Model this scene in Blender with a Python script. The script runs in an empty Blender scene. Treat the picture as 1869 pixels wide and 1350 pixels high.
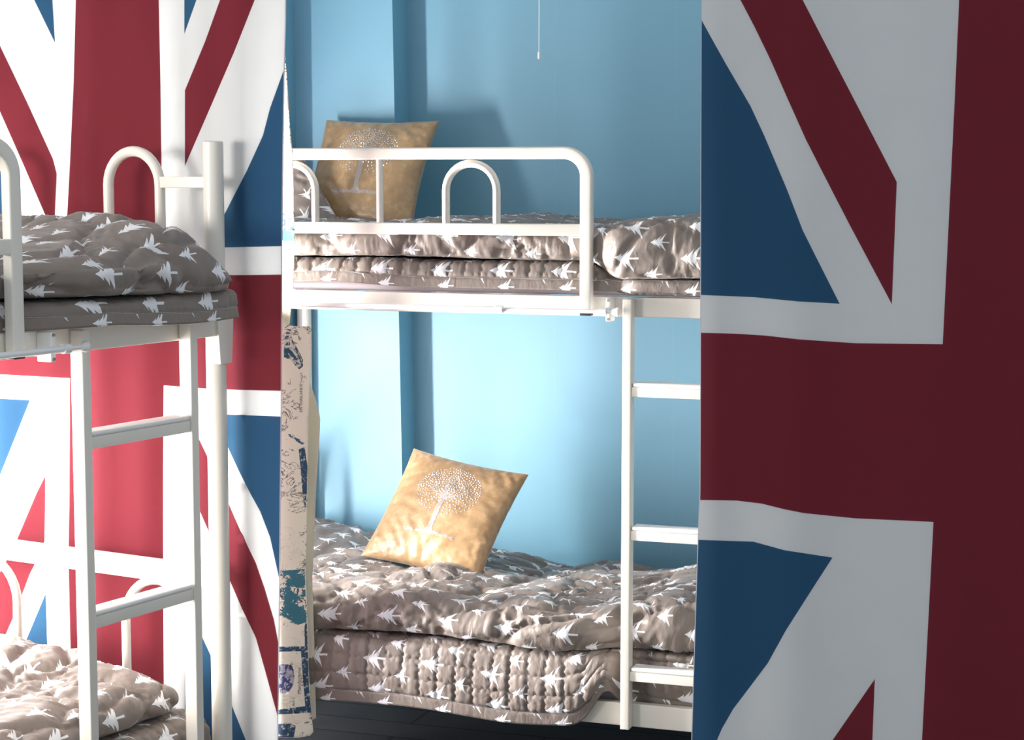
import bpy, bmesh, math, random
import numpy as np
from mathutils import Vector, Matrix, noise
from mathutils.geometry import delaunay_2d_cdt

random.seed(7)
PI = math.pi
SC = bpy.context.scene
COL = SC.collection

# ------------------------------------------------------------------ camera
F_PX, CX, CY, PITCH = 3434.8, 934.5, 675.0, 0.1013
Z0 = 1.368                         # height of the underside of the upper bunk rails
CAM = Vector((0, 0, Z0 + 0.35739))
CP, SP = math.cos(PITCH), math.sin(PITCH)
FWD, UPV = Vector((0, CP, -SP)), Vector((0, SP, CP))


def ray(px, py):
    return Vector((1, 0, 0)) * ((px - CX) / F_PX) + UPV * (-(py - CY) / F_PX) + FWD


class Frame:
    """a bed's own axes: u along its length, v into its depth, z up from its upper rail"""
    def __init__(s, x, y, deg):
        s.o = Vector((x, y, Z0)); s.th = math.radians(deg)
        s.d = Vector((math.cos(s.th), math.sin(s.th), 0)); s.n = Vector((-s.d.y, s.d.x, 0))

    def w(s, u, v, z): return s.o + s.d * u + s.n * v + Vector((0, 0, z))

    def loc(s, p):
        q = p - s.o
        return Vector((q.dot(s.d), q.dot(s.n), q.z))

    def hit_v(s, px, py, v):       # where a sight line meets the plane v = const
        r = ray(px, py)
        t = (v - (CAM - s.o).dot(s.n)) / r.dot(s.n)
        return s.loc(CAM + r * t)

    def hit_u(s, px, py, u):
        r = ray(px, py)
        t = (u - (CAM - s.o).dot(s.d)) / r.dot(s.d)
        return s.loc(CAM + r * t)


A = Frame(-0.88165, 3.84571, 59.57)
B = Frame(0.2849, 4.84363, -19.08)

# ------------------------------------------------------------------ object helpers
def tag(o, label=None, cat=None, group=None, kind=None):
    if label: o['label'] = label
    if cat: o['category'] = cat
    if group: o['group'] = group
    if kind: o['kind'] = kind
    return o


def empty(name, fr):
    o = bpy.data.objects.new(name, None); COL.objects.link(o)
    o.location = fr.o; o.rotation_euler = (0, 0, fr.th)
    return o


def link(name, verts, faces, mats, parent=None, fr=None, uv=None, smooth=True, mat_idx=None):
    me = bpy.data.meshes.new(name)
    me.from_pydata([tuple(v) for v in verts], [], faces)
    for m in (mats if isinstance(mats, (list, tuple)) else [mats]): me.materials.append(m)
    if uv is not None:
        l = me.uv_layers.new(name='UVMap')
        li = np.empty(len(me.loops), dtype=np.int32); me.loops.foreach_get('vertex_index', li)
        l.data.foreach_set('uv', np.asarray(uv, dtype=np.float32)[li].ravel())
    if mat_idx is not None:
        me.polygons.foreach_set('material_index', np.asarray(mat_idx, dtype=np.int32))
    if smooth: me.polygons.foreach_set('use_smooth', np.ones(len(me.polygons), dtype=bool))
    me.update()
    o = bpy.data.objects.new(name, me); COL.objects.link(o)
    if parent: o.parent = parent
    elif fr: o.location = fr.o; o.rotation_euler = (0, 0, fr.th)
    return o


def link_bm(name, bm, mat, parent=None, fr=None, smooth=True):
    me = bpy.data.meshes.new(name)
    bmesh.ops.recalc_face_normals(bm, faces=bm.faces)
    bm.to_mesh(me); bm.free(); me.materials.append(mat)
    if smooth:
        me.polygons.foreach_set('use_smooth', np.ones(len(me.polygons), dtype=bool))
        try: me.set_sharp_from_angle(angle=math.radians(38))
        except Exception: pass
    o = bpy.data.objects.new(name, me); COL.objects.link(o)
    if parent: o.parent = parent
    elif fr: o.location = fr.o; o.rotation_euler = (0, 0, fr.th)
    return o


def add_box(bm, lo, hi, bev=0.0):
    t = bmesh.new()
    bmesh.ops.create_cube(t, size=1)
    for v in t.verts:
        v.co = Vector([lo[i] + (v.co[i] + .5) * (hi[i] - lo[i]) for i in range(3)])
    if bev: bmesh.ops.bevel(t, geom=t.edges[:] , offset=bev, segments=3, profile=.6, affect='EDGES')
    me = bpy.data.meshes.new('tmp'); t.to_mesh(me); t.free(); bm.from_mesh(me); bpy.data.meshes.remove(me)
    return bm


def sweep(bm, pts, prof, up, closed_prof=True, caps=True):
    """sweep a profile [(a,b)] along a polyline; a runs along side = tangent x up, b along up"""
    rings = []
    n = len(pts)
    for i, p in enumerate(pts):
        t = (pts[min(i + 1, n - 1)] - pts[max(i - 1, 0)]).normalized()
        s = t.cross(up).normalized()
        w = s.cross(t).normalized()
        rings.append([bm.verts.new(p + s * a + w * b) for a, b in prof])
    m = len(prof)
    for i in range(n - 1):
        for k in range(m):
            bm.faces.new((rings[i][k], rings[i][(k + 1) % m], rings[i + 1][(k + 1) % m], rings[i + 1][k]))
    if caps:
        bm.faces.new(rings[0][::-1]); bm.faces.new(rings[-1])
    return bm


def circ(r, n=20): return [(r * math.cos(2 * PI * k / n), r * math.sin(2 * PI * k / n)) for k in range(n)]


def rrect(a, b, r, n=4):
    out = []
    for cx, cy, s in ((a / 2 - r, b / 2 - r, 0), (-a / 2 + r, b / 2 - r, 1), (-a / 2 + r, -b / 2 + r, 2), (a / 2 - r, -b / 2 + r, 3)):
        for k in range(n + 1):
            t = PI / 2 * (s + k / n); out.append((cx + r * math.cos(t), cy + r * math.sin(t)))
    return out


def arc(c, r, a0, a1, ex, ez, n=12):
    return [c + ex * (r * math.cos(a0 + (a1 - a0) * k / n)) + ez * (r * math.sin(a0 + (a1 - a0) * k / n)) for k in range(n + 1)]


X3, Y3, Z3 = Vector((1, 0, 0)), Vector((0, 1, 0)), Vector((0, 0, 1))

# ------------------------------------------------------------------ materials
class N:
    """tiny node-graph helper"""
    def __init__(s, name):
        s.m = bpy.data.materials.new(name); s.m.use_nodes = True
        s.t = s.m.node_tree; s.b = s.t.nodes['Principled BSDF']

    def node(s, kind, **kw):
        n = s.t.nodes.new(kind)
        for k, v in kw.items(): setattr(n, k, v)
        return n

    def put(s, sock, val):
        if hasattr(val, 'is_output') or isinstance(val, bpy.types.NodeSocket): s.t.links.new(val, sock)
        else: sock.default_value = val

    def math(s, op, a, b=0.0, c=None, clamp=False):
        n = s.node('ShaderNodeMath', operation=op, use_clamp=clamp)
        s.put(n.inputs[0], a); s.put(n.inputs[1], b)
        if c is not None: s.put(n.inputs[2], c)
        return n.outputs[0]

    def mix(s, f, a, b):
        n = s.node('ShaderNodeMix', data_type='RGBA')
        s.put(n.inputs[0], f); s.put(n.inputs[6], a); s.put(n.inputs[7], b)
        return n.outputs[2]

    def uv(s):
        n = s.node('ShaderNodeUVMap'); x = s.node('ShaderNodeSeparateXYZ')
        s.t.links.new(n.outputs[0], x.inputs[0])
        return n.outputs[0], x.outputs[0], x.outputs[1]

    def objco(s): return s.node('ShaderNodeTexCoord').outputs['Object']

    def noise(s, vec, scale, detail=3, rough=.5, dist=0.0):
        n = s.node('ShaderNodeTexNoise')
        s.put(n.inputs['Vector'], vec)
        n.inputs['Scale'].default_value = scale; n.inputs['Detail'].default_value = detail
        n.inputs['Roughness'].default_value = rough; n.inputs['Distortion'].default_value = dist
        return n.outputs['Fac']

    def stretch(s, vec, sx, sy, sz):
        n = s.node('ShaderNodeMapping'); s.put(n.inputs['Vector'], vec); n.inputs['Scale'].default_value = (sx, sy, sz)
        return n.outputs[0]

    def ramp(s, f, stops):
        n = s.node('ShaderNodeValToRGB'); s.put(n.inputs[0], f)
        e = n.color_ramp.elements
        while len(e) < len(stops): e.new(.5)
        for i, (p, c) in enumerate(stops): e[i].position = p; e[i].color = (*c, 1)
        return n.outputs[0]

    def bump(s, h, strength, dist=.002):
        n = s.node('ShaderNodeBump'); s.put(n.inputs['Height'], h)
        n.inputs['Strength'].default_value = strength; n.inputs['Distance'].default_value = dist
        s.t.links.new(n.outputs[0], s.b.inputs['Normal'])

    def set(s, **kw):
        for k, v in kw.items():
            s.put(s.b.inputs[k], (*v, 1) if isinstance(v, tuple) and len(v) == 3 else v)
        return s


def simple(name, col, rough=.5, spec=.5, metal=0.0, weave=0):
    n = N(name)
    co = n.objco()
    f = n.noise(co, 9, 3)
    c2 = tuple(c * .93 for c in col)
    n.set(**{'Base Color': n.mix(f, (*c2, 1), (*col, 1)), 'Roughness': rough, 'Specular IOR Level': spec, 'Metallic': metal})
    if weave: n.bump(n.noise(co, weave, 2), .25, .0008)
    return n.m


M_METAL = simple('cream_painted_steel', (.85, .805, .725), .32, .5)
M_RODM = simple('white_painted_rod', (.90, .90, .90), .3, .5)
M_PLASTIC = simple('white_plastic', (.9, .895, .88), .35, .5)
M_BLACK = simple('black_plug', (.02, .02, .022), .5)
M_SCREW = simple('bronze_screw', (.35, .28, .2), .35, .5, .8)
M_LAV = simple('lavender_sheet', (.56, .50, .54), .8, .2)


def print_fabric(name, base, light):
    """taupe satin printed with white fir trees lying on their sides"""
    n = N(name)
    uvv, U, V = n.uv()
    wob = n.noise(uvv, 7, 1)
    wob2 = n.noise(n.stretch(uvv, 1, 1, 1), 11, 1)

    def tree(u0, v0, length):
        # skewed lattice: step (.172, 0) and (.017, .083)
        r = n.math('DIVIDE', n.math('SUBTRACT', V, v0), .083)
        row = n.math('FLOOR', n.math('ADD', r, .5))
        y = n.math('MULTIPLY', n.math('SUBTRACT', r, row), .083)
        uu = n.math('SUBTRACT', n.math('SUBTRACT', U, u0), n.math('MULTIPLY', row, .017))
        c = n.math('DIVIDE', uu, .172)
        colm = n.math('FLOOR', n.math('ADD', c, .5))
        x = n.math('MULTIPLY', n.math('SUBTRACT', c, colm), .172)
        # unit coordinates, 0 = tip, 1 = foot of the trunk
        xn = n.math('ADD', n.math('DIVIDE', x, length), .5)
        yb = n.math('DIVIDE', y, length)
        ysh = n.math('ADD', yb, n.math('MULTIPLY', n.math('SUBTRACT', wob, .5), .12))
        ya = n.math('ABSOLUTE', ysh)
        xs = n.math('SUBTRACT', xn, n.math('MULTIPLY', ya, .42))
        saw = n.math('FRACT', n.math('MULTIPLY', xs, 4.84))
        half = n.math('MULTIPLY', n.math('ADD', n.math('MULTIPLY', xs, .78), .04), n.math('ADD', n.math('MULTIPLY', saw, .64), .36))
        inside = n.math('LESS_THAN', ya, half)
        rng = n.math('MULTIPLY', n.math('GREATER_THAN', xs, 0.0), n.math('LESS_THAN', xs, .618))
        crown = n.math('MULTIPLY', inside, rng)
        trunk = n.math('MULTIPLY', n.math('LESS_THAN', ya, .035), n.math('MULTIPLY', n.math('GREATER_THAN', xn, .5), n.math('LESS_THAN', xn, 1.0)))
        return n.math('MAXIMUM', crown, trunk)
    m = n.math('MAXIMUM', tree(0, 0, .066), tree(.083, .041, .046))
    f2 = n.noise(uvv, 30, 2)
    cloth = n.mix(f2, (*base, 1), (*light, 1))
    n.set(**{'Base Color': n.mix(m, cloth, (.86, .86, .88, 1)), 'Roughness': .46, 'Specular IOR Level': .42,
             'Sheen Weight': .15, 'Sheen Roughness': .4})
    n.bump(n.noise(n.stretch(uvv, 1.8, 1, 1), 17, 3, .5, .5), .42, .010)
    return n.m


M_TREES = print_fabric('fir_print_satin', (.215, .176, .153), (.235, .194, .170))


def flag_cloth(name, col):
    n = N(name)
    co = n.objco()
    c2 = tuple(c * .92 for c in col)
    n.set(**{'Base Color': n.mix(n.noise(co, 14, 3), (*c2, 1), (*col, 1)), 'Roughness': .85, 'Specular IOR Level': .15})
    n.bump(n.noise(co, 420, 2), .15, .0006)
    tr = n.node('ShaderNodeBsdfTranslucent'); n.put(tr.inputs[0], (*(c + (.8 - c) * .13 for c in col), 1))
    mx = n.node('ShaderNodeMixShader'); mx.inputs[0].default_value = .42
    out = n.t.nodes['Material Output']
    n.t.links.new(n.b.outputs[0], mx.inputs[1]); n.t.links.new(tr.outputs[0], mx.inputs[2]); n.t.links.new(mx.outputs[0], out.inputs[0])
    return n.m


M_FW = flag_cloth('flag_white', (.80, .80, .80))
M_FR = flag_cloth('flag_red', (.24, .028, .045))
M_FB = flag_cloth('flag_blue', (.034, .120, .235))
M_HEM = flag_cloth('curtain_hem', (.62, .60, .66))


def map_cloth(name, mode):
    n = N(name)
    uvv, U, V = n.uv()
    cream = (.90, .85, .70, 1)
    big = n.noise(uvv, 14 if mode == 'cream' else 26, 8, .72, .6)
    lines = n.math('ABSOLUTE', n.math('SUBTRACT', n.noise(uvv, 22, 6, .66, 1.2), .5))
    ink = n.math('LESS_THAN', lines, .014)
    gate = n.math('GREATER_THAN', n.noise(uvv, 9, 2), .50)
    ink = n.math('MULTIPLY', ink, gate)
    if mode == 'cream':
        land = n.math('GREATER_THAN', big, .635)
        c = n.mix(land, cream, (.05, .12, .17, 1))
        c = n.mix(n.math('MULTIPLY', ink, .8), c, (.07, .07, .09, 1))
    elif mode == 'dense':
        land = n.math('GREATER_THAN', n.noise(uvv, 60, 8, .75, 1.0), .50)
        c = n.mix(land, (.70, .66, .56, 1), (.035, .10, .14, 1))
    elif mode == 'teal':
        land = n.math('GREATER_THAN', big, .515)
        c = n.mix(land, (.055, .19, .25, 1), cream)
        c = n.mix(n.math('MULTIPLY', n.math('LESS_THAN', lines, .02), land), c, (.05, .07, .08, 1))
    elif mode == 'navy':
        c = n.mix(n.math('GREATER_THAN', n.noise(uvv, 110, 4, .7), .56), (.035, .085, .15, 1), (.55, .52, .45, 1))
    elif mode == 'globe':
        c = n.mix(n.math('GREATER_THAN', n.noise(uvv, 75, 6, .7, .8), .5), (.06, .08, .22, 1), (.48, .47, .50, 1))
    else:                                                              # plain ground of the sheet, a few hair lines
        c = n.mix(n.math('MULTIPLY', n.math('LESS_THAN', lines, .006), .45), cream, (.2, .19, .17, 1))
    n.set(**{'Base Color': c, 'Roughness': .7, 'Specular IOR Level': .25})
    return n.m


M_MAP = {k: map_cloth('map_' + k, k) for k in ('cream', 'plain', 'dense', 'teal', 'navy', 'globe')}
M_INK = simple('printed_ink', (.06, .065, .08), .8, .1)
M_BEIGE = simple('unprinted_reverse', (.78, .71, .57), .8, .2)


def velvet():
    n = N('champagne_velvet')
    co = n.objco()
    f = n.noise(co, 34, 5, .65)
    c = n.ramp(f, [(.3, (.36, .215, .10)), (.55, (.45, .285, .14)), (.75, (.56, .39, .21))])
    n.set(**{'Base Color': c, 'Roughness': n.math('ADD', n.math('MULTIPLY', f, .25), .26), 'Specular IOR Level': .75,
             'Sheen Weight': .55, 'Sheen Roughness': .35})
    n.bump(n.noise(co, 150, 4, .6), .30, .002)
    return n.m


M_VELVET = velvet()
M_SEQ = simple('silver_sequin', (.80, .77, .76), .22, .9, .55)
M_SEQG = simple('grey_glitter', (.50, .43, .40), .4, .7, .2)


def wall_paint():
    n = N('blue_wall_paint')
    co = n.objco()
    f = n.noise(co, 2.2, 3)
    sx = n.node('ShaderNodeSeparateXYZ'); n.put(sx.inputs[0], co)
    joint = n.math('MAXIMUM', *[n.math('LESS_THAN', n.math('ABSOLUTE', n.math('SUBTRACT', sx.outputs[0], q)), .0011) for q in (B.hit_v(1229, 620, 1.15).x, B.hit_v(1012, 620, 1.15).x)])
    paint = n.mix(f, (.152, .392, .540, 1), (.172, .425, .572, 1))
    n.set(**{'Base Color': n.mix(n.math('MULTIPLY', joint, .12), paint, (.34, .56, .68, 1)), 'Roughness': .55, 'Specular IOR Level': 1.0, 'Coat Weight': .5, 'Coat Roughness': .6})
    n.bump(n.noise(co, 130, 3), .10, .002)
    return n.m


M_WALL = wall_paint()
M_ROOM = simple('white_wall_paint', (.74, .74, .73), .8, .2)


def floor_mat():
    n = N('dark_floor_boards')
    co = n.objco()
    br = n.node('ShaderNodeTexBrick'); n.put(br.inputs['Vector'], co)
    br.inputs['Color1'].default_value = (.030, .031, .034, 1); br.inputs['Color2'].default_value = (.036, .037, .040, 1)
    br.inputs['Mortar'].default_value = (.012, .012, .014, 1)
    br.inputs['Scale'].default_value = 1.0; br.inputs['Mortar Size'].default_value = .004
    br.inputs['Brick Width'].default_value = .9; br.inputs['Row Height'].default_value = .15
    n.set(**{'Base Color': br.outputs[0], 'Roughness': .75, 'Specular IOR Level': .12})
    return n.m


M_FLOOR = floor_mat()

# ------------------------------------------------------------------ the setting
def struct(name, bm, m, fr=None):
    o = link_bm(name, bm, m, None, fr, smooth=False)
    o['kind'] = 'structure'
    return o


FLOOR_Z = -Z0
bm = bmesh.new(); add_box(bm, (-4.6, -3.2, FLOOR_Z - .1), (4.2, 1.4, FLOOR_Z)); struct('floor', bm, M_FLOOR, B)

UL, UP_, VP, VW = -1.415, -1.056, 1.03, 1.15
# back wall: a chimney-breast strip at the left stands 12 cm in front of the main wall
bm = bmesh.new()
zt, zb = 1.45, FLOOR_Z
prof = [(UL, VP), (UP_, VP), (UP_, VW), (2.6, VW), (2.6, VW + .15), (UL, VW + .15)]
lean = .026
vt = [bm.verts.new((u - (lean * .75 if i in (1, 2) else 0), v, zt)) for i, (u, v) in enumerate(prof)]
vb = [bm.verts.new((u + (lean if i in (1, 2) else 0), v, zb)) for i, (u, v) in enumerate(prof)]
for i in range(6):
    j = (i + 1) % 6
    bm.faces.new((vb[i], vb[j], vt[j], vt[i]))
bm.faces.new(vt); bm.faces.new(vb[::-1])
struct('wall_back', bm, M_WALL, B)
bm = bmesh.new(); add_box(bm, (UL - .15, .86, FLOOR_Z), (UL, VW + .15, 1.45)); struct('wall_left', bm, M_WALL, B)

# ------------------------------------------------------------------ bunk beds
def bunk(fr, label, g, r1, low_left_back):
    root = empty('bunk_bed', fr); tag(root, label, 'bunk bed')
    a, w, dp = .36432, .0242, .0341
    ZL, PU, PV, VB, ULP = -1.08789, .499, .033 + .026, 1.0, -1.378
    # rails (upper and lower, front and back)
    for nm, v0, zz in (('side_rail', .036, 0), ('side_rail', VB - .03, 0), ('side_rail', .036, ZL), ('side_rail', VB - .03, ZL)):
        h = .052 if zz == 0 else .062
        b = bmesh.new(); add_box(b, (ULP, v0, zz), (PU, v0 + .026, zz + h), .003); link_bm(nm, b, M_METAL, root)
    # slatted decks
    for zz in (.012, ZL + .012):
        b = bmesh.new()
        for k in range(9):
            u = ULP + .1 + k * (PU - ULP - .2) / 8
            add_box(b, (u - .02, .05, zz), (u + .02, VB - .02, zz + .02), .002)
        link_bm('bed_slats', b, M_METAL, root)
    # corner posts
    for (u, v, top) in ((PU, PV, .4424), (PU, VB, .4424), (ULP, PV, .4424), (ULP, VB, .4424 if not low_left_back else .02)):
        b = bmesh.new()
        r = .0235
        sweep(b, [Vector((u, v, FLOOR_Z)), Vector((u, v, top - .006)), Vector((u, v, top - .002)), Vector((u, v, top))],
              circ(r, 32), Y3)
        for vv in b.verts:
            if vv.co.z > top - .001: vv.co.x = u + (vv.co.x - u) * .8; vv.co.y = v + (vv.co.y - v) * .8
        link_bm('post', b, M_METAL, root)
        s = 1 if u > 0 else -1
        f = 1 if v < .5 else -1
        b = bmesh.new()                                        # tapered hook plate under the rail end
        v0 = v - f * .024
        add_box(b, (u - .029, v0 - .006, -.064), (u + .029, v0 + .012, .05), .002)
        for vv in b.verts:
            if vv.co.z < -.03: vv.co.x = u + (vv.co.x - u) * .72
        link_bm('post_bracket', b, M_METAL, root)
    # end boards
    for u in (PU, ULP):
        tall_back = not (low_left_back and u < 0)
        b = bmesh.new()
        add_box(b, (u - .011, PV, -.592), (u + .011, VB, -.541), .003); eb = link_bm('end_rail', b, M_METAL, root)
        for c in (PV + .187, VB - .187):
            b = bmesh.new(); r = .104
            p = [Vector((u, c - r, ZL + .05))] + arc(Vector((u, c, -.592 - r)), r, PI, 0, Y3, Z3, 16) + [Vector((u, c + r, ZL + .05))]
            sweep(b, p, circ(.011, 14), X3); link_bm('end_arch', b, M_METAL, eb)
        b = bmesh.new(); add_box(b, (u - .011, PV, 0.0), (u + .011, VB, .05), .003); link_bm('end_rail', b, M_METAL, root)
        for k, c in enumerate((PV + .238, VB - .238)):
            if k == 1 and not tall_back: continue
            b = bmesh.new(); r = .079
            p = [Vector((u, c - r, .04))] + arc(Vector((u, c, .432 - r - .011)), r, PI, 0, Y3, Z3, 16) + [Vector((u, c + r, .04))]
            sweep(b, p, circ(.0125, 16), X3); ar = link_bm('end_arch', b, M_METAL, root)
            b = bmesh.new()
            if k == 0: add_box(b, (u - .009, PV + .012, .336), (u + .009, c - r + .004, .362), .002)
            else: add_box(b, (u - .009, c + r - .004, .336), (u + .009, VB - .012, .362), .002)
            link_bm('arch_tie', b, M_METAL, ar)
    # ladder
    for u0 in (0.0, a - w):
        b = bmesh.new(); add_box(b, (u0, 0, ZL), (u0 + w, dp, .048), .003); link_bm('ladder_stile', b, M_METAL, root)
    for zr in (r1, -.55528, -.9306):
        b = bmesh.new(); add_box(b, (w, .004, zr - .026), (a - w, .030, zr), .002); rg = link_bm('ladder_rung', b, M_METAL, root)
        b = bmesh.new(); add_box(b, (w + .003, .002, zr), (a - w - .003, .050, zr + .011), .005); t = link_bm('rung_tread', b, M_PLASTIC, rg)
    # guard rail: square tube bent at both ends, arches and spindle inside it
    gl, gr = -1.265, g - .0158
    zt, R = .4404 - .0165, .062
    b = bmesh.new()
    pts = [Vector((gr, .018, .012))] + arc(Vector((gr - R, .018, zt - R)), R, 0, PI / 2, X3, Z3, 14) + \
        arc(Vector((gl + R, .018, zt - R)), R, PI / 2, PI, X3, Z3, 14) + [Vector((gl, .018, .012))]
    sweep(b, pts, rrect(.032, .026, .005), Y3)
    gd = link_bm('guard_rail', b, M_METAL, root)
    b = bmesh.new(); add_box(b, (gl + .010, .007, .2090), (gr - .012, .029, .2400), .003); link_bm('guard_bar', b, M_METAL, gd)
    mid = (gl + gr) / 2
    for c in (mid - .338, mid + .338 - .068):
        b = bmesh.new(); r = .0715
        c = mid - .262 if c < mid else mid + .262
        p = [Vector((c - r, .018, .235))] + arc(Vector((c, .018, zt - .0165 - r - .010)), r, PI, 0, X3, Z3, 16) + [Vector((c + r, .018, .235))]
        sweep(b, p, circ(.0105, 14), Y3); link_bm('guard_arch', b, M_METAL, gd)
    b = bmesh.new(); sweep(b, [Vector((mid, .018, .235)), Vector((mid, .018, zt - .01))], circ(.0095, 14), Y3); link_bm('guard_spindle', b, M_METAL, gd)
    for u in (gr, gl):
        b = bmesh.new(); add_box(b, (u - .015, .006, .0025), (u + .015, .030, .012), .002); link_bm('tube_plug', b, M_BLACK, gd)
    return root


bunk(A, 'white metal bunk bed with round corner post in the left foreground', -.15334, -.17577, False)
bunk(B, 'white metal bunk bed standing along the blue wall', -.08661, -.17862, True)


def rod(fr, u1, collars, brk, label):
    root = empty('curtain_rod', fr); tag(root, label, 'curtain rod', 'white curtain rods under the upper bunks')
    v, z = -.014, .016
    b = bmesh.new(); sweep(b, [Vector((-1.30, v, z)), Vector((collars[0], v, z))], circ(.0068, 14), Z3); link_bm('rod_tube', b, M_RODM, root)
    b = bmesh.new(); sweep(b, [Vector((collars[0], v, z)), Vector((u1, v, z))], circ(.0052, 14), Z3); link_bm('inner_tube', b, M_RODM, root)
    for c in collars:
        b = bmesh.new(); sweep(b, [Vector((c - .009, v, z)), Vector((c - .007, v, z)), Vector((c + .008, v, z)), Vector((c + .009, v, z))], circ(.0105, 18), Z3)
        link_bm('collar', b, M_PLASTIC, root)
    b = bmesh.new(); sweep(b, [Vector((u1 - .016, v, z)), Vector((u1 - .003, v, z)), Vector((u1, v, z))], circ(.012, 18), Z3)
    for q in b.verts:
        if q.co.x < u1 - .01: q.co.y = v + (q.co.y - v) * .62; q.co.z = z + (q.co.z - z) * .62
    link_bm('end_cap', b, M_PLASTIC, root)
    b = bmesh.new(); add_box(b, (brk - .007, -.004, -.010), (brk + .007, .0355, .050), .003)
    bk = link_bm('rod_bracket', b, M_PLASTIC, root)
    for zz in (-.004, .045):
        b = bmesh.new(); sweep(b, [Vector((brk, -.0065, zz)), Vector((brk, -.003, zz))], circ(.0035, 12), Z3); link_bm('screw', b, M_SCREW, bk)
    return root


def u_at(fr, px, py, v): return fr.hit_v(px, py, v).x


rod(A, u_at(A, 157, 623, -.014), [u_at(A, 120, 629, -.014)], u_at(A, 95, 630, 0), 'white tension rod under the upper rail of the left foreground bed')
rod(B, u_at(B, 1129, 566, -.014), [u_at(B, 912, 563, -.014), u_at(B, 1101, 565, -.014)], u_at(B, 1111, 566, 0),
    'white tension rod under the upper rail of the bed by the blue wall')

# ------------------------------------------------------------------ bedding
def fbm(p, o=3): return noise.fractal(p, 1.0, 2.0, o)


def sm(x, a, b):
    t = min(1, max(0, (x - a) / (b - a))); return t * t * (3 - 2 * t)


def puff(u, s, cell, seed):
    """stitched down comforter: cells bulge between wandering seams, gathers run into the seams"""
    p = Vector((u / cell + .35 * noise.noise(Vector((u * 9, s * 9, seed))), s / (cell * .8) + .35 * noise.noise(Vector((u * 9, s * 9, seed + 5))), seed))
    d, _ = noise.voronoi(p)
    e = d[1] - d[0]
    pf = min(1, e / .34); pf = 1 - (1 - pf) ** 2
    g = noise.noise(Vector((u * 46 + 9 * noise.noise(Vector((u * 6, s * 6, seed))), s * 15, seed + 2)))
    a = noise.noise(Vector((u * 5, s * 5, seed + 4))) * 2.2                # gathers change direction over the cloth
    q = Vector((u * math.cos(a) + s * math.sin(a) * .4, (s * math.cos(a) - u * math.sin(a) * .4) * .34, 0)) * 34
    rd = 1 - abs(noise.noise(q + Vector((0, 0, seed + 6))))
    rd2 = 1 - abs(noise.noise(q * 1.9 + Vector((3, 1, seed + 9))))
    return pf, g * (1 - pf * .6) + (1.15 * rd ** 4 + .55 * rd2 ** 4 - .7) * (1.1 - .75 * pf)


def slab(name, label, fr, us, prof, amp, cell, seed, group, grp_cat='duvet', step=.006, mat=None, big=.02, gat=.26):
    """prof(u) -> list of (v,z) control points of the closed cross-section run front-bottom, front, top, back, bottom"""
    nu = max(2, int((us[1] - us[0]) / step))
    ring_n = None
    V_, UVs = [], []
    for i in range(nu + 1):
        u = us[0] + (us[1] - us[0]) * i / nu
        cp = [Vector((0, v, z)) for v, z in prof(u)]
        n = len(cp)
        # closed Catmull-Rom section, sampled by arc
        dense = []
        for k in range(n):
            p0, p1, p2, p3 = cp[k - 1], cp[k], cp[(k + 1) % n], cp[(k + 2) % n]
            for q in range(14):
                t = q / 14
                dense.append(.5 * ((2 * p1) + (p2 - p0) * t + (2 * p0 - 5 * p1 + 4 * p2 - p3) * t * t + (3 * p1 - p0 - 3 * p2 + p3) * t ** 3))
        L = [0]
        m = len(dense)
        for k in range(m): L.append(L[-1] + (dense[(k + 1) % m] - dense[k]).length)
        if ring_n is None: ring_n = int(max(L[-1], .6) / step)
        k = 0
        row = []
        for j in range(ring_n + 1):
            s = L[-1] * j / ring_n
            while k < m - 1 and L[k + 1] < s: k += 1
            t = (s - L[k]) / max(1e-9, L[k + 1] - L[k])
            a_, b_ = dense[k % m], dense[(k + 1) % m]
            pos = a_.lerp(b_, t); tan = (b_ - a_)
            nr = Vector((0, -tan.z, tan.y))
            if nr.length > 0: nr.normalize()
            pf, g = puff(u, s, cell, seed)
            end = min(sm(u, us[0], us[0] + .05), sm(us[1] - u, 0, .05))
            h = amp * (pf - .55) + amp * gat * g + big * noise.noise(Vector((u * 3.1, s * 3.1, seed + 7)))
            if nr.z < -.75: h *= .2
            pos = pos + nr * (h * (.25 + .75 * end))
            row.append(Vector((u, pos.y, pos.z)))
            UVs.append((u + .008 * noise.noise(Vector((u * 8, s * 8, 3))), s))
        V_ += row
    m = ring_n + 1
    Fc = [(i * m + j, (i + 1) * m + j, (i + 1) * m + j + 1, i * m + j + 1) for i in range(nu) for j in range(ring_n)]
    # close the two ends
    for i in (0, nu):
        c = sum((V_[i * m + j] for j in range(ring_n)), Vector()) / ring_n
        V_.append(c); UVs.append(UVs[i * m]); ci = len(V_) - 1
        for j in range(ring_n):
            t = (i * m + j, ci, i * m + j + 1)
            Fc.append(t if i else t[::-1])
    o = link(name, V_, Fc, mat or M_TREES, None, fr, UVs)
    tag(o, label, grp_cat, group)
    return o


def endround(u, u0, u1, r, lo=.3):
    """0..1 thickness factor that rounds off both ends of a slab"""
    def f(x):
        x = min(1, max(0, x / r)); return max(lo, (1 - (1 - x) ** 2.6) ** .45)
    return min(f(u - u0), f(u1 - u))


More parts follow.
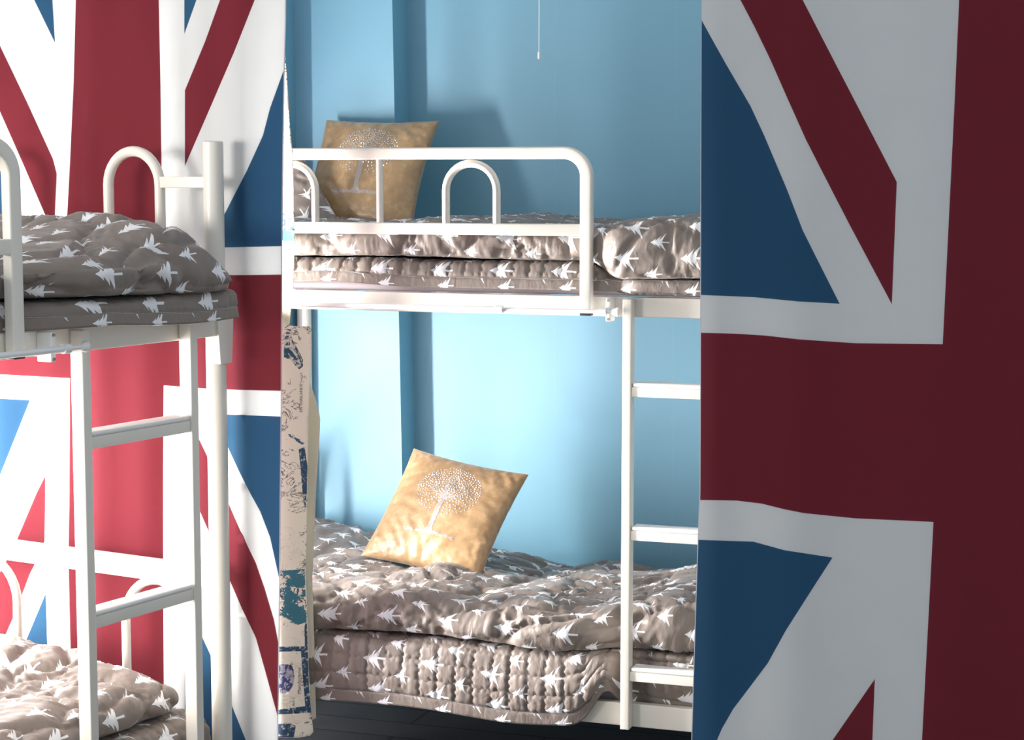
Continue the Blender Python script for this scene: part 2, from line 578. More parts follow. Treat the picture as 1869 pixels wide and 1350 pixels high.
# ---- upper bunk of the bed by the wall
def pr_b_up(u):
    k = endround(u, -1.36, .47, .06)
    top = .232 + .010 * math.sin(u * 9) + .012 * sm(u, -.1, .0) - .015 * sm(-u, .9, 1.2)
    fr_ = .040 - .052 * sm(u, -.10, .0)
    z0 = .146 - .046 * sm(u, -.12, .0) + .003 * math.sin(u * 7)
    mid = (z0 + top) / 2
    z = lambda q: mid + (q - mid) * k
    return [(fr_ + .035, z(z0)), (fr_ + .004, z(z0 + .018)), (fr_, z(mid)), (fr_ + .012, z(top - .018)), (fr_ + .06, z(top)), (.3, z(top + .004)), (.6, z(top)), (.88, z(top)),
            (.94, z(mid)), (.88, z(z0)), (.6, z(z0 + .004)), (.3, z(z0 + .004))]


slab('duvet', 'fir print duvet on the upper bunk behind the white guard rail', B, (-1.33, .45), pr_b_up, .012, .16, 11, 'taupe fir print duvets', big=.007, gat=.55)


def pad_sheet(name, label, fr, us, path, border, seed, group, amp=.006, step=.005, q=(.052, .050), thick=.012):
    """quilted pad: path(u) -> polyline (v,z) from the back over the top and down the front"""
    nu = int((us[1] - us[0]) / step)
    V_, UVs, nn = [], [], None
    for i in range(nu + 1):
        u = us[0] + (us[1] - us[0]) * i / nu
        pts = [Vector((0, v, z)) for v, z in path(u)]
        dense = []
        n = len(pts)
        for k in range(n - 1):
            p0, p1, p2, p3 = pts[max(0, k - 1)], pts[k], pts[k + 1], pts[min(n - 1, k + 2)]
            for r in range(16):
                t = r / 16
                dense.append(.5 * ((2 * p1) + (p2 - p0) * t + (2 * p0 - 5 * p1 + 4 * p2 - p3) * t * t + (3 * p1 - p0 - 3 * p2 + p3) * t ** 3))
        dense.append(pts[-1])
        L = [0]
        for k in range(len(dense) - 1): L.append(L[-1] + (dense[k + 1] - dense[k]).length)
        if nn is None: nn = int(L[-1] / step)
        k = 0
        for j in range(nn + 1):
            s = L[-1] * j / nn
            while k < len(dense) - 2 and L[k + 1] < s: k += 1
            t = (s - L[k]) / max(1e-9, L[k + 1] - L[k])
            pos = dense[k].lerp(dense[k + 1], t); tan = dense[k + 1] - dense[k]
            nr = Vector((0, -tan.z, tan.y)).normalized()
            nr = -nr
            sb = L[-1] - s                                   # distance up from the hem
            wx = .0035 * math.sin(s * 310) + .004 * noise.noise(Vector((u * 20, s * 20, seed)))
            wy = .0030 * math.sin(u * 330) + .004 * noise.noise(Vector((u * 20, s * 20, seed + 3)))
            a_ = abs(math.sin(PI * (u + wx) / q[0])); b_ = abs(math.sin(PI * (sb - border + wy) / q[1]))
            pf = (min(1, a_ * 1.9) * min(1, b_ * 1.9)) ** .6
            g = noise.noise(Vector((u * 75, s * 16, seed + 8)))
            inq = sm(sb, border, border + .006)
            h = inq * (amp * (pf - .4) + amp * .55 * g * (1 - .35 * pf)) + (1 - inq) * amp * .25 * noise.noise(Vector((u * 14, s * 5, seed)))
            h -= .0035 * (1 - min(1, abs(sb - border) / .004))
            h += .008 * noise.noise(Vector((u * 4, s * 4, seed + 1)))
            p = pos + nr * h
            V_.append(Vector((u, p.y, p.z)))
            UVs.append((u, -sb + .045 + (.5 if sb < border else 0)))
    m = nn + 1
    Fc = [(i * m + j, i * m + j + 1, (i + 1) * m + j + 1, (i + 1) * m + j) for i in range(nu) for j in range(nn)]
    o = link(name, V_, Fc, M_TREES, None, fr, UVs)
    sd = o.modifiers.new('thickness', 'SOLIDIFY'); sd.thickness = thick; sd.offset = 0
    tag(o, label, 'quilted pad', group)
    return o


def path_b_up(u):
    k = .004 * math.sin(u * 6)
    fr_ = .046 - .03 * sm(u, -.05, .05)
    bot = .066 + .012 * math.exp(-((u + .85) / .16) ** 2)
    tz = .130 - .040 * sm(u, -.12, .0)
    return [(.95, tz - .004), (.5, tz - .004), (.2, tz - .004), (.08, tz), (fr_ + .012, tz - .006), (fr_, tz - .028), (fr_ - .002, bot + .03), (fr_ - .004, bot)]


pad_sheet('quilted_pad', 'quilted fir print pad under the duvet on the upper bunk by the blue wall', B, (-1.34, .455), path_b_up, .030, 4, 'quilted fir print pads', q=(.045, .042))
bm = bmesh.new(); add_box(bm, (-1.345, .062, .0525), (.465, .965, .084), .015)
o = link_bm('mattress', bm, M_LAV, None, B); tag(o, 'thin lavender mattress edge showing under the pad on the upper bunk by the wall', 'mattress')


# ---- lower bunk of the bed by the wall
def pr_b_lo(u):
    k = endround(u, -1.36, .47, .06)
    top = -.800 + .014 * math.sin(u * 7 + 1) + .012 * math.sin(u * 17)
    zb = -.894 + .004 * math.sin(u * 8)
    mid = (zb + top) / 2
    z = lambda q: mid + (q - mid) * k
    fr_ = .020 + .050 * sm(u, -.12, -.02) + .008 * math.sin(u * 8)
    return [(fr_ + .045, z(zb)), (fr_ + .006, z(zb + .018)), (fr_, z(mid)), (fr_ + .020, z(top - .012)), (fr_ + .08, z(top + .006)), (.30, z(top + .004)), (.6, z(top - .012)), (.95, z(top - .050)),
            (1.00, z(mid - .03)), (.95, z(zb - .005)), (.6, z(zb)), (.3, z(zb))]


slab('duvet', 'rumpled fir print duvet on the lower bunk under the gold cushion', B, (-1.34, .45), pr_b_lo, .019, .16, 23, 'taupe fir print duvets', big=.014, gat=.36)


def path_b_lo(u):
    r = sm(u, -.050, -.005)                                   # right of the ladder the pad is tucked inside the rail
    fr_ = .016 + .064 * r
    bot = -1.082 + .105 * sm(u, -.17, -.03) ** 2.2 - .02 * math.exp(-((u + .30) / .2) ** 2) - .006 * sm(-u, .5, .9)
    bot = bot * (1 - r) + (-1.052 + .012 * math.exp(-(u / .08) ** 2)) * r
    tz = -.908
    return [(.97, tz - .01), (.6, tz - .004), (.25, tz), (.10, tz), (fr_ + .016, tz - .008), (fr_, tz - .035), (fr_ - .010, (tz + bot) / 2), (fr_ - .004, bot + .02), (fr_ - .002, bot)]


pad_sheet('quilted_pad', 'quilted fir print pad hanging over the front rail of the lower bunk', B, (-1.34, .455), path_b_lo, .034, 9, 'quilted fir print pads')
bm = bmesh.new(); add_box(bm, (-1.345, .085, -1.054), (.465, .965, -.930), .03)
o = link_bm('mattress', bm, M_LAV, None, B); tag(o, 'mattress under the hanging quilted pad on the lower bunk by the wall', 'mattress')


# ---- upper bunk of the left foreground bed
def pr_a_up(u):
    k = endround(u, -1.36, .450, .12, .55)
    hump = .062 * math.exp(-((u - .29) / .11) ** 2)
    top = .206 + hump + .006 * math.sin(u * 11)
    fr_ = .040 - .105 * sm(u, -.14, .02) + .075 * (1 - endround(u, -9, .452, .10, 0))
    z0 = .118 - .01 * sm(u, 0, .4)
    mid = z0 + .055 - .030 * sm(u, .30, .42)
    z = lambda q: mid + (q - mid) * k
    return [(fr_ + .05, z(z0)), (fr_ + .008, z(z0 + .02)), (fr_, z(mid)), (fr_ + .03, z(top - .05)), (fr_ + .10, z(top - .012)), (.30, z(top + .006)), (.6, z(top)), (.88, z(top - .01)),
            (.95, z(mid)), (.88, z(z0)), (.6, z(z0 + .004)), (.3, z(z0 + .004))]


slab('duvet', 'dark shaded fir print duvet on the upper bunk of the left foreground bed', A, (-1.33, .445), pr_a_up, .017, .19, 31, 'taupe fir print duvets', big=.014)


def path_a_up(u):
    fr_ = .046 - .085 * sm(u, -.14, .02)
    bot = .054 - .010 * math.sin((u - .1) * 7) * sm(u, -.1, .1)
    tz = .106
    return [(.95, tz), (.5, tz), (.2, tz), (.07, tz), (fr_ + .012, tz - .004), (fr_, tz - .02), (fr_ - .003, bot + .02), (fr_ - .006, bot)]


pad_sheet('quilted_pad', 'dark quilted pad under the duvet on the upper bunk at the left', A, (-1.34, .445), path_a_up, .026, 14, 'quilted fir print pads', amp=.003)
bm = bmesh.new(); add_box(bm, (-1.345, .070, .0525), (.462, .965, .090), .015)
o = link_bm('mattress', bm, M_LAV, None, A); tag(o, 'thin mattress inside the upper bunk of the left foreground bed', 'mattress')


# ---- lower bunk of the left foreground bed
def pr_a_lo(u):
    k = endround(u, -1.36, .450, .05, .72)
    hump = .045 * math.exp(-((u - .42) / .16) ** 2)
    top = -.800 + .010 * math.sin(u * 9)
    zb = -.880
    mid = (zb + top) / 2
    z = lambda q: mid + (q - mid) * k
    f = .07 * (1 - endround(u, -9, .452, .09, 0))
    return [(.17 + f, z(zb)), (.125 + f, z(zb + .015)), (.115 + f, z(mid)), (.135 + f, z(top - .014)), (.20 + f, z(top)), (.40, z(top + hump * .6)), (.62, z(top + hump)), (.86, z(top + hump * .4)),
            (.93, z(mid)), (.86, z(zb)), (.6, z(zb)), (.3, z(zb))]


slab('duvet', 'sunlit fir print duvet folded on the lower bunk behind the left ladder', A, (-1.30, .448), pr_a_lo, .022, .17, 41, 'taupe fir print duvets', big=.014)


def path_a_lo(u):
    fr_, bot, tz = .075, -1.035, -.892
    return [(.95, tz), (.5, tz), (.25, tz), (.13, tz), (fr_ + .02, tz - .006), (fr_, tz - .03), (fr_ - .005, bot + .04), (fr_ - .006, bot)]


pad_sheet('quilted_pad', 'quilted pad on the lower bunk of the left foreground bed', A, (-1.34, .462), path_a_lo, .03, 17, 'quilted fir print pads')
bm = bmesh.new(); add_box(bm, (-1.345, .10, -1.054), (.455, .965, -.912), .03)
o = link_bm('mattress', bm, M_LAV, None, A); tag(o, 'mattress inside the lower bunk of the left foreground bed', 'mattress')


# ------------------------------------------------------------------ pillows and cushions
def pillow_grid(L, Wd, T, n, seed, pinch=.06, wr=.006, flat=.42):
    """two-sided pillow, edges pulled in between pointed corners; returns verts, faces, uv and front-surface function"""
    def pt(a, b, side):
        e = max(0, (1 - a * a)) ; f = max(0, (1 - b * b))
        x = a * L / 2 * (1 - pinch * f)
        y = b * Wd / 2 * (1 - pinch * e)
        h = T / 2 * (e * f) ** flat
        h *= 1 + .10 * noise.noise(Vector((a * 1.7, b * 1.7, seed)))
        edge = (1 - min(1, (e * f) * 1.6))
        w = noise.noise(Vector((a * (3 + 4 * abs(b)), b * (3 + 9 * abs(a)), seed + side * 3)))
        h += wr * w * min(1, e * f * 8)
        h += wr * .9 * edge * noise.noise(Vector((a * 12, b * 12, seed + 4 + side))) * min(1, e * f * 14)
        return Vector((x, y, side * h))
    V_, F_, U_ = [], [], []
    for side in (1, -1):
        off = len(V_)
        for i in range(n + 1):
            for j in range(n + 1):
                a, b = math.sin((i / n - .5) * PI), math.sin((j / n - .5) * PI)
                V_.append(pt(a, b, side)); U_.append((a * L / 2, b * Wd / 2 + (1 if side < 0 else 0)))
        for i in range(n):
            for j in range(n):
                q = (off + i * (n + 1) + j, off + (i + 1) * (n + 1) + j, off + (i + 1) * (n + 1) + j + 1, off + i * (n + 1) + j + 1)
                F_.append(q if side > 0 else q[::-1])
    return V_, F_, U_, pt


def weld(o):
    b = bmesh.new(); b.from_mesh(o.data); bmesh.ops.remove_doubles(b, verts=b.verts, dist=.0004); b.to_mesh(o.data); b.free()


def cushion(label, centre, ex, ey, seed):
    """ex: unit vector to the right, ey: unit vector up the cushion; front faces ex x ey"""
    ez = ex.cross(ey).normalized(); ey = ez.cross(ex).normalized()
    Lc = .400
    V_, F_, U_, pt = pillow_grid(Lc, Lc, .125, 72, seed, pinch=.075, wr=.0045)
    o = link('cushion', V_, F_, M_VELVET, None, None, U_)
    weld(o)
    o.matrix_world = Matrix(((ex.x, ey.x, ez.x, centre.x), (ex.y, ey.y, ez.y, centre.y), (ex.z, ey.z, ez.z, centre.z), (0, 0, 0, 1)))
    tag(o, label, 'cushion', 'gold velvet cushions with a glitter tree')
    rnd = random.Random(seed)
    bmd, bmg = bmesh.new(), bmesh.new()

    def dot(b, a_, b_, r, hgt):
        p = pt(a_, b_, 1); e = .01
        nrm = (pt(a_ + e, b_, 1) - p).cross(pt(a_, b_ + e, 1) - p).normalized()
        t1 = nrm.orthogonal().normalized(); t2 = nrm.cross(t1)
        ring = [b.verts.new(p + (t1 * math.cos(k * PI / 3) + t2 * math.sin(k * PI / 3)) * r + nrm * .0006) for k in range(6)]
        top = b.verts.new(p + nrm * hgt)
        for k in range(6): b.faces.new((ring[k], ring[(k + 1) % 6], top))
    placed = []
    tries = 0
    while len(placed) < 330 and tries < 9000:
        tries += 1
        rr, th = math.sqrt(rnd.random()), rnd.random() * 2 * PI
        a_, b_ = .02 + .55 * rr * math.cos(th), .30 + .46 * rr * math.sin(th)
        if b_ < .05 and abs(a_) < .10: continue
        dens = .035 + .05 * max(0, -(b_ - .30))
        if any((a_ - q[0]) ** 2 + (b_ - q[1]) ** 2 < dens ** 2 for q in placed): continue
        placed.append((a_, b_))
        dot(bmd, a_, b_, .0022 + .0012 * rnd.random(), .0022)
    link_bm('sequin_crown', bmd, M_SEQ, o, smooth=False)
    # glitter trunk, branches and roots
    for k in range(900):
        t = rnd.random()
        b_ = -.52 + .80 * t
        wid = .035 + .10 * max(0, .12 - t) * 6 + .03 * max(0, t - .7)
        a_ = .0 + (rnd.random() - .5) * 2 * wid
        dot(bmg, a_, b_, .0026, .0012)
    for k in range(8):
        th = math.radians(25 + 130 * k / 7)
        for q in range(40):
            t = q / 40
            dot(bmg, .02 + math.cos(th) * .42 * t + (rnd.random() - .5) * .02, .12 + math.sin(th) * .5 * t + (rnd.random() - .5) * .02, .0022, .0011)
    for k in range(230):
        dot(bmg, (rnd.random() - .5) * .9, -.50 + (rnd.random() - .5) * .05, .0020, .0010)
    link_bm('glitter_trunk', bmg, M_SEQG, o, smooth=False)
    return o


def cam_vec(x, y, z):    # image right, image up, towards the camera
    return Vector((1, 0, 0)) * x + UPV * y - FWD * z


S = 231.8
ex = cam_vec(207.5 / S, -42.5 / S, .406).normalized()
ey = cam_vec(87.5 / S, 184.5 / S, -.473).normalized()
r = ray(812, 940); cl = CAM + r * 5.72
cushion('gold velvet cushion with glitter tree leaning on wall, lower bunk', cl, ex, ey, 3)
ex = cam_vec(216 / S, -13 / S, .36).normalized()
ey = cam_vec(44 / S, 205 / S, -.36).normalized()
r = ray(672, 318); cu = CAM + r * 6.00
cushion('dull gold cushion with glitter tree behind the guard rail, upper bunk', cu, ex, ey, 8)


def pillow(label, fr, centre, rot, L, Wd, T, seed):
    V_, F_, U_, _ = pillow_grid(L, Wd, T, 64, seed, pinch=.05, wr=.012, flat=.5)
    o = link('pillow', V_, F_, M_TREES, None, None, U_); weld(o)
    o.matrix_world = Matrix.Translation(fr.w(*centre)) @ Matrix.Rotation(fr.th, 4, 'Z') @ rot
    tag(o, label, 'pillow')
    return o


pillow('dark fir print pillow leaning beside the gold cushion on the upper bunk', B, (-1.28, .72, .190),
       Matrix.Rotation(math.radians(-40), 4, 'Y') @ Matrix.Rotation(math.radians(72), 4, 'X') @ Matrix.Rotation(math.radians(90), 4, 'Z'), .42, .32, .11, 51)
pillow('fir print pillow lying at the far left end of the lower bunk', B, (-1.19, .74, -.850), Matrix.Rotation(math.radians(12), 4, 'Y') @ Matrix.Rotation(math.radians(10), 4, 'X'),
       .36, .50, .13, 61)

# ------------------------------------------------------------------ curtains
def pip(p, poly):
    x, y = p; ins = False; j = len(poly) - 1
    for i in range(len(poly)):
        xi, yi = poly[i]; xj, yj = poly[j]
        if (yi > y) != (yj > y) and x < (xj - xi) * (y - yi) / (yj - yi) + xi: ins = not ins
        j = i
    return ins


def surf_point(fr, axis, base, fold, px, py):
    """follow a sight line to a hanging sheet: plane u (or v) = base, folded towards its normal by fold(s, z)"""
    off = 0.0
    for _ in range(8):
        q = fr.hit_u(px, py, base + off) if axis == 'u' else fr.hit_v(px, py, base + off)
        s = q.y if axis == 'u' else q.x
        off = fold(s, q.z)
    return q


def sheet(name, outline, regions, mats, surf, fr, grid=14, thick=.0016, uvs=.0011, parent=None):
    """cloth cut along the print: outline and colour regions as polygons, triangulated together"""
    pts, edges = [], []

    def ring(poly):
        b0 = len(pts)
        dense = []
        for i in range(len(poly)):
            p, q = poly[i], poly[(i + 1) % len(poly)]
            L = math.dist(p, q); k = max(1, int(L / grid))
            for t in range(k): dense.append((p[0] + (q[0] - p[0]) * t / k, p[1] + (q[1] - p[1]) * t / k))
        pts.extend(dense)
        m = len(dense)
        edges.extend((b0 + i, b0 + (i + 1) % m) for i in range(m))
    ring(outline)
    for poly, _ in regions: ring(poly)
    xs = [p[0] for p in outline]; ys = [p[1] for p in outline]
    y = min(ys) + grid / 2
    r_ = random.Random(1)
    while y < max(ys):
        x = min(xs) + grid / 2
        while x < max(xs):
            q = (x + r_.uniform(-.2, .2) * grid, y + r_.uniform(-.2, .2) * grid)
            if pip(q, outline): pts.append(q)
            x += grid
        y += grid
    res = delaunay_2d_cdt([Vector(p) for p in pts], edges, [], 0, 1e-4)
    vv, ff = res[0], res[2]
    F_, MI = [], []
    for f in ff:
        c = (sum(vv[i].x for i in f) / len(f), sum(vv[i].y for i in f) / len(f))
        if not pip(c, outline): continue
        mi = 0
        for poly, k in regions:
            if pip(c, poly): mi = k
        F_.append(tuple(f)); MI.append(mi)
    used = sorted({i for f in F_ for i in f}); re = {k: i for i, k in enumerate(used)}
    V_ = [surf(vv[i].x, vv[i].y) for i in used]
    U_ = [(vv[i].x * uvs, -vv[i].y * uvs) for i in used]
    o = link(name, V_, [tuple(re[i] for i in f) for f in F_], mats, parent, None if parent else fr, U_, True, MI)
    b = bmesh.new(); b.from_mesh(o.data); bmesh.ops.recalc_face_normals(b, faces=b.faces); b.to_mesh(o.data); b.free()
    sd = o.modifiers.new('thickness', 'SOLIDIFY'); sd.thickness = thick; sd.offset = 0
    return o


# left flag curtain, hung across the far end of the left bed
UA = .585
def fold_a(s, z): return -.012 * math.sin(s * 17 + .4) - .007 * math.sin(s * 39 + 1.0 + .5 * z) - .012 * math.exp(-((s - .035) / .05) ** 2)
surf_a = lambda x, y: surf_point(A, 'u', UA, fold_a, x, y)
out_a = [(-330, -260), (524, -260), (522, 40), (519.5, 130), (517, 300), (515.5, 450), (514.5, 700), (512.5, 900), (511, 1060), (508, 1345), (505, 1560), (-330, 1560)]
W_, R_, B_ = 0, 1, 2
reg_a = [
    ([(-10, -140), (94, -140), (96, 0), (100.7, 78), (63, 0)], B_),
    ([(-330, -600), (-300, -600), (0, 83), (50, 187), (97, 290), (104, 317), (100, 405), (97, 432), (90, 408), (43, 300), (0, 203), (-330, -480)], R_),
    ([(144, -260), (139, 0), (135, 150), (128, 300), (122, 410), (119, 497), (-330, 470), (-330, 665), (0, 683), (128, 690), (127, 900), (125, 1017), (129, 1187), (131, 1560),
      (301, 1560), (299, 1233), (298, 1037), (298, 850), (299, 703), (392, 710), (516, 713), (516, 501), (430, 502), (298, 499), (296, 393), (295, 300), (293, 150), (290, 0), (287, -260)], R_),
    ([(337, -60), (337, 62), (359, 0), (400, -125), (337, -125)], B_),
    ([(465, 0), (427, 97), (338, 303), (338, 165), (375, 75), (402, 0), (500, -255), (555, -255)], R_),
    ([(521, 120), (493, 197), (480, 247), (450, 313), (427, 358), (379, 452), (519, 449)], B_),
    ([(388, 755), (516, 760), (514, 1057), (510, 1057), (493, 980), (475, 933), (457, 900), (437, 860)], B_),
    ([(338, 750), (360, 793), (387, 850), (415, 912), (440, 970), (467, 1027), (483, 1073), (500, 1130), (509, 1177), (509, 1310), (507, 1307), (483, 1220), (467, 1163), (442, 1110), (399, 1010), (365, 932), (338, 880)], R_),
    ([(338, 1098), (370, 1163), (405, 1240), (447, 1345), (500, 1480), (500, 1560), (338, 1560)], B_),
    ([(55, 730), (0, 868), (-90, 1090), (-330, 1060), (-330, 712), (0, 727)], B_),
    ([(83, 868), (83, 900), (82, 985), (75, 1007), (55, 1047), (30, 1113), (0, 1183), (-150, 1530), (-260, 1530), (25, 998), (67, 900)], R_),
    ([(84, 1082), (33, 1203), (0, 1280), (-100, 1510), (-60, 1560), (90, 1560), (88, 1350), (87, 1187)], B_),
    ([(-330, -260), (-100, -260), (-140, -20), (-330, 330)], B_),
    ([(40, 412), (46, 405), (-10, 290), (-330, -150), (-330, 440), (46, 455)], B_),
]
def clip_poly(poly, lo, hi):
    def clip(ps, f, inter):
        out = []
        for i in range(len(ps)):
            a_, b_ = ps[i - 1], ps[i]
            if f(b_):
                if not f(a_): out.append(inter(a_, b_))
                out.append(b_)
            elif f(a_): out.append(inter(a_, b_))
        return out
    def ix(c): return lambda a_, b_: (c, a_[1] + (b_[1] - a_[1]) * (c - a_[0]) / (b_[0] - a_[0]))
    def iy(c): return lambda a_, b_: (a_[0] + (b_[0] - a_[0]) * (c - a_[1]) / (b_[1] - a_[1]), c)
    poly = clip(poly, lambda p: p[0] >= lo[0], ix(lo[0])); poly = clip(poly, lambda p: p[0] <= hi[0], ix(hi[0]))
    poly = clip(poly, lambda p: p[1] >= lo[1], iy(lo[1])); poly = clip(poly, lambda p: p[1] <= hi[1], iy(hi[1]))
    return poly


reg_a = [(clip_poly(p, (-329, -259), (600, 1559)), k) for p, k in reg_a]
reg_a = [(p, k) for p, k in reg_a if len(p) > 2]
def edge_strip(e, w_): return e + [(x - w_, y) for x, y in reversed(e)]


reg_a.append((edge_strip(out_a[1:11], 1.8), 3))
cur_a = sheet('flag_curtain', out_a, reg_a, [M_FW, M_FR, M_FB, M_HEM], surf_a, A, grid=16)
tag(cur_a, 'bright union flag curtain hanging behind the left foreground bunk bed', 'curtain')


# right flag curtain, nearest the camera
C = Frame(.30, 2.86, 59.57 - 90 + .0)
def fold_c(s, z):
    return (-.022 * math.exp(-((s - .035) / .06) ** 2) + .020 * math.exp(-((s - .135) / .055) ** 2) - .006 * math.sin(s * 13 + .3 * z)
            - .004 * math.sin(s * 31 + z * 1.3) * sm(s, .1, .4))
surf_c = lambda x, y: surf_point(C, 'v', 0.0, fold_c, x, y)
out_c = [(1281, -420), (1280, 0), (1279, 300), (1278.5, 700), (1277.5, 900), (1274, 985), (1270, 1100), (1262.5, 1345), (1255, 1640), (2140, 1640), (2140, -420)]
reg_c = [
    ([(1755, -420), (1751, 0), (1743, 181), (1721, 628), (1561.5, 626), (1458, 619), (1395.5, 612), (1340, 608.5), (1277, 607), (1276, 912), (1344, 913), (1390, 918.6),
      (1432, 929), (1468, 936), (1561.5, 945.5), (1704, 952), (1683, 1350), (1668, 1640), (2140, 1640), (2140, -420)], R_),
    ([(1278, 31), (1325.5, 117), (1370, 194), (1395.5, 249), (1437, 347), (1465.5, 420), (1533, 554), (1458, 550), (1375, 542), (1278, 538)], B_),
    ([(1160, -420), (1351.5, 0), (1377, 49), (1406, 109), (1437, 179), (1471, 254), (1551, 410), (1628, 555), (1637, 332), (1465.5, 0), (1250, -420)], R_),
    ([(1270, 984.5), (1375, 988), (1432, 1003.6), (1520, 1017), (1434.5, 1150), (1401, 1210), (1338.5, 1293), (1318, 1329), (1309, 1350), (1250, 1470)], B_),
    ([(1597, 1238.6), (1592.6, 1350), (1585, 1590), (1330, 1638), (1520, 1350)], R_),
]
reg_c = [(clip_poly(p, (1256, -419), (2139, 1639)), k) for p, k in reg_c]
reg_c.append((edge_strip(out_c[:9], -1.6), 3))
cur_c = sheet('flag_curtain', out_c, reg_c, [M_FW, M_FR, M_FB, M_HEM], surf_c, C, grid=18)
tag(cur_c, 'shaded union flag curtain hanging close at the right', 'curtain')

# map-print curtains bunched at the left end of the bed by the wall
VMAP = -.060
def fold_m(s, z): return -.030 * math.sin((s + 1.02) * 26) + .004 * math.sin(z * 9 + s * 8)
surf_m = lambda x, y: surf_point(B, 'v', VMAP, fold_m, x, y)
KM = ['cream', 'plain', 'dense', 'teal', 'navy', 'globe']
KI = {k: i for i, k in enumerate(KM)}
mats_m = [M_MAP[k] for k in KM]
L0 = 455
out_lo = [(L0, 560), (505, 562), (524, 593), (545, 596), (568.5, 594), (569, 640), (566, 700), (563, 760), (561.5, 850), (560, 960), (558, 1040), (561, 1140), (563, 1210), (566, 1280), (572, 1335), (566, 1342),
          (545, 1346), (515, 1345), (L0, 1342)]
reg_lo = [
    ([(L0, 1040), (516, 1041), (556, 1038), (559.5, 1135), (540, 1141), (514, 1142), (L0, 1140)], KI['teal']),
    ([(560, 1136), (562.5, 1206), (564, 1260), (568, 1300), (563, 1300), (556.5, 1230), (556, 1140)], KI['navy']),
    ([(L0, 960), (545, 962), (552, 1036), (516, 1039), (L0, 1038)], KI['plain']),
    ([(L0, 1143), (555, 1142), (556, 1178), (L0, 1180)], KI['plain']),
    ([(L0, 1180), (556, 1179), (563, 1300), (514, 1304), (L0, 1304)], KI['navy']),
    ([(L0, 1190), (549, 1188), (557, 1288), (514, 1294), (L0, 1294)], KI['plain']),
    ([(L0, 1305), (563, 1301), (566, 1316), (513, 1321), (L0, 1321)], KI['plain']),
    ([(L0, 1322), (530, 1320), (540, 1324), (536, 1345), (516, 1344.5), (L0, 1341)], KI['navy']),
    ([(524, 1212), (531, 1213), (536, 1222), (537.5, 1236), (535, 1250), (528, 1261), (519, 1265), (L0, 1264), (L0, 1212)], KI['globe']),
    ([(524, 601), (529, 604), (535, 622), (545, 640), (553, 655), (553, 668), (546, 674), (538, 666), (530, 656), (518, 652), (518, 628)], KI['dense']),
    ([(545, 820), (556, 815), (561, 850), (560, 900), (557, 930), (552, 900), (549, 860)], KI['navy']),
]
clo = sheet('map_curtain', out_lo, reg_lo, mats_m, surf_m, B, grid=5, thick=.0014)
tag(clo, 'cream map print curtain bunched beside the lower bunk by the wall', 'curtain', 'map print bed curtains')
# reverse side of the cloth turned back behind the bunch
surf_mb = lambda x, y: surf_point(B, 'v', VMAP + .055, lambda s, z: .012 * math.sin((s + .9) * 30), x, y)
sheet('turned_fold', [(540, 690), (566, 700), (575, 724), (584.5, 764), (583, 800), (578, 870), (575.5, 930), (574, 970), (570, 1060), (574, 1180), (577, 1310), (571, 1313), (540, 1310)], [], [M_BEIGE], surf_mb, B, grid=8, parent=clo)
clo.children[-1]['label'] = 'plain beige turned back edge'

surf_u = lambda x, y: surf_point(B, 'v', VMAP - .012, lambda s, z: .014 * math.sin((s + 1.0) * 30), x, y)
out_up = [(480, -300), (516, -300), (518.5, 60), (521, 104), (524.5, 150), (529, 230), (534, 280), (536.5, 340), (537.5, 420), (537, 480), (534, 540), (529, 585), (526, 606), (521, 612), (480, 612)]
reg_up = [
    ([(480, 418), (537.5, 420), (537.3, 440), (480, 441)], KI['teal']),
    ([(480, 380), (531, 392), (537, 405), (537.5, 420), (480, 418)], KI['dense']),
    ([(480, 441.5), (537.3, 441), (534, 540), (526, 606), (480, 606)], KI['plain']),
    ([(480, 315), (536, 313), (537.3, 378), (480, 372)], KI['plain']),
]
cup = sheet('map_curtain', out_up, reg_up, mats_m, surf_u, B, grid=5, thick=.0014)
tag(cup, 'narrow cream map print curtain hanging beside the upper guard rail', 'curtain', 'map print bed curtains')


def printed(txt, px, py, size, surf, parent, ang=90):
    """lettering printed on the cloth, laid on its surface glyph by glyph"""
    cu_ = bpy.data.curves.new('t', 'FONT'); cu_.body = txt; cu_.size = 1; cu_.resolution_u = 2
    ob = bpy.data.objects.new('t', cu_); COL.objects.link(ob)
    bpy.context.view_layer.update()
    me = bpy.data.meshes.new_from_object(ob.evaluated_get(bpy.context.evaluated_depsgraph_get()))
    bpy.data.objects.remove(ob); bpy.data.curves.remove(cu_)
    a_ = math.radians(ang); ca, sa = math.cos(a_), math.sin(a_)
    back = (CAM - B.w(-.9, -.06, 0)).normalized(); bl = Vector((back.dot(B.d), back.dot(B.n), back.z))
    V_ = []
    for v in me.vertices:
        x, y = v.co.x * size, v.co.y * size
        V_.append(surf(px + x * ca - y * sa, py - (x * sa + y * ca)) + bl * .0022)
    F_ = [tuple(p.vertices) for p in me.polygons]
    bpy.data.meshes.remove(me)
    return link('printed_lettering', V_, F_, M_INK, parent, None, smooth=False)


printed('EN THAILANDE', 552, 752, 7.4, surf_m, clo)
printed('Manufactures', 549, 1266, 9.0, surf_m, clo)
printed('ARTS', 557, 1253, 10, surf_m, clo)
printed('15e', 534, 1224, 10, surf_m, clo)
printed('Art 1', 538, 1288, 7.5, surf_m, clo)

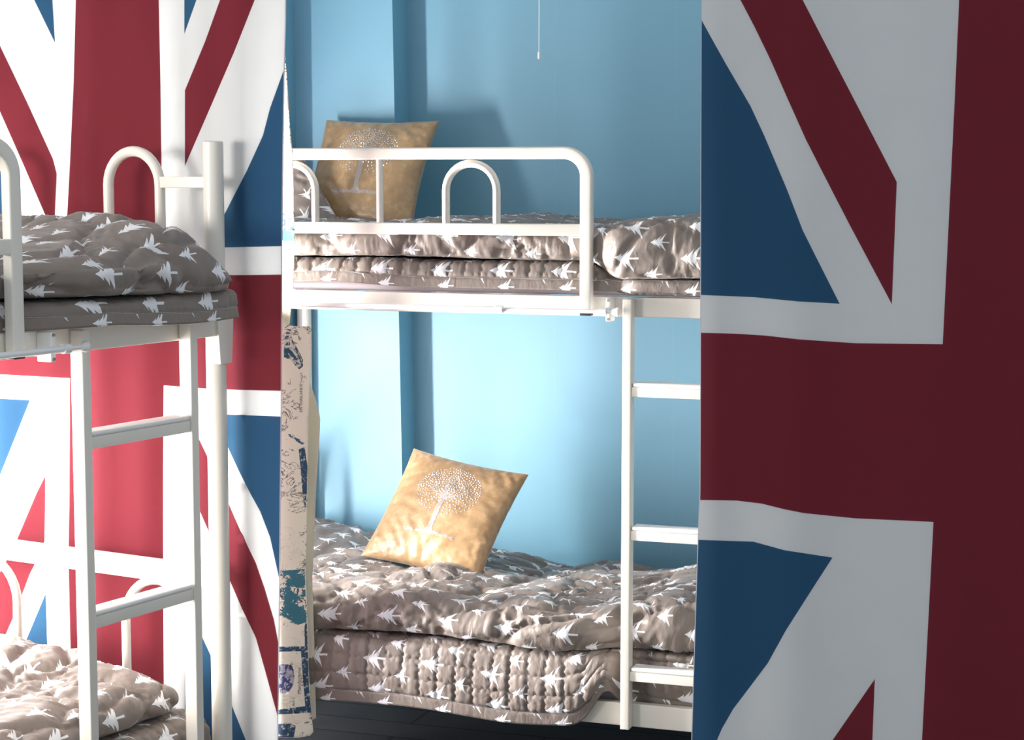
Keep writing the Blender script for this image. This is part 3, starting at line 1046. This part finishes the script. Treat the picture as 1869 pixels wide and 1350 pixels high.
# ------------------------------------------------------------------ pull cord
pc = B.hit_v(984, 60, .50)
root = empty('pull_cord', B); tag(root, 'thin white pull cord hanging in front of the blue wall', 'cord')
zt_, zb_ = 1.45, B.hit_v(984, 96, .50).z
bm = bmesh.new(); sweep(bm, [Vector((pc.x - .002, .5, zt_)), Vector((pc.x + .001, .5, (zt_ + zb_) / 2)), Vector((pc.x, .5, zb_))], circ(.0016, 8), Y3); link_bm('cord', bm, M_PLASTIC, root)
bm = bmesh.new(); sweep(bm, [Vector((pc.x, .5, zb_ + .004)), Vector((pc.x, .5, zb_)), Vector((pc.x, .5, zb_ - .012)), Vector((pc.x, .5, zb_ - .018))], circ(.0042, 12), Y3)
for v in bm.verts:
    if v.co.z > zb_ + .001: v.co.x = pc.x + (v.co.x - pc.x) * .4; v.co.y = .5 + (v.co.y - .5) * .4
link_bm('cord_weight', bm, M_PLASTIC, root)

# ------------------------------------------------------------------ light: one window out of frame at the left, an added front-left fill, soft room light
def area(name, loc, target, sx, sy, power, col, spread=PI):
    l = bpy.data.lights.new(name, 'AREA'); l.shape = 'RECTANGLE'; l.size = sx; l.size_y = sy
    l.energy = power; l.color = col; l.spread = spread
    o = bpy.data.objects.new(name, l); COL.objects.link(o); o.location = loc
    o.rotation_euler = (Vector(target) - Vector(loc)).to_track_quat('-Z', 'Y').to_euler()
    return o


for u_, v_, su, pw in ((.10, 1.30, .85, 90), (.735, 1.24, .26, 190)):
    wl = A.w(u_, v_, 0); wl.z = .95 if u_ > .5 else .78
    area('window_and_fill_light', wl, wl - A.n, su, 1.5 if u_ > .5 else 1.2, pw, (1, .975, .94))
wl = A.w(-2.5, 1.35, 0); wl.z = 1.35
tg = B.w(-.3, .4, 0); tg.z = 1.15
area('window_and_fill_light', wl, tg, 1.5, 1.5, 26, (1, .95, .88), math.radians(58))  # added fill from the front left, brightens the far bed's ladder and guard rail

w = bpy.data.worlds.new('room_light'); SC.world = w; w.use_nodes = True
bg = w.node_tree.nodes['Background']; bg.inputs[0].default_value = (.87, .94, 1.0, 1); bg.inputs[1].default_value = .64

cam = bpy.data.cameras.new('camera'); co = bpy.data.objects.new('camera', cam); COL.objects.link(co)
co.location = CAM; co.rotation_euler = (PI / 2 - PITCH, 0, 0)
cam.sensor_fit = 'HORIZONTAL'; cam.sensor_width = 36; cam.lens = 36 * F_PX / 1869
cam.clip_start = .05
SC.camera = co
SC.view_settings.view_transform = 'Standard'; SC.view_settings.look = 'None'
SC.view_settings.gamma = 1; SC.view_settings.exposure = 0.0; SC.view_settings.use_curve_mapping = False
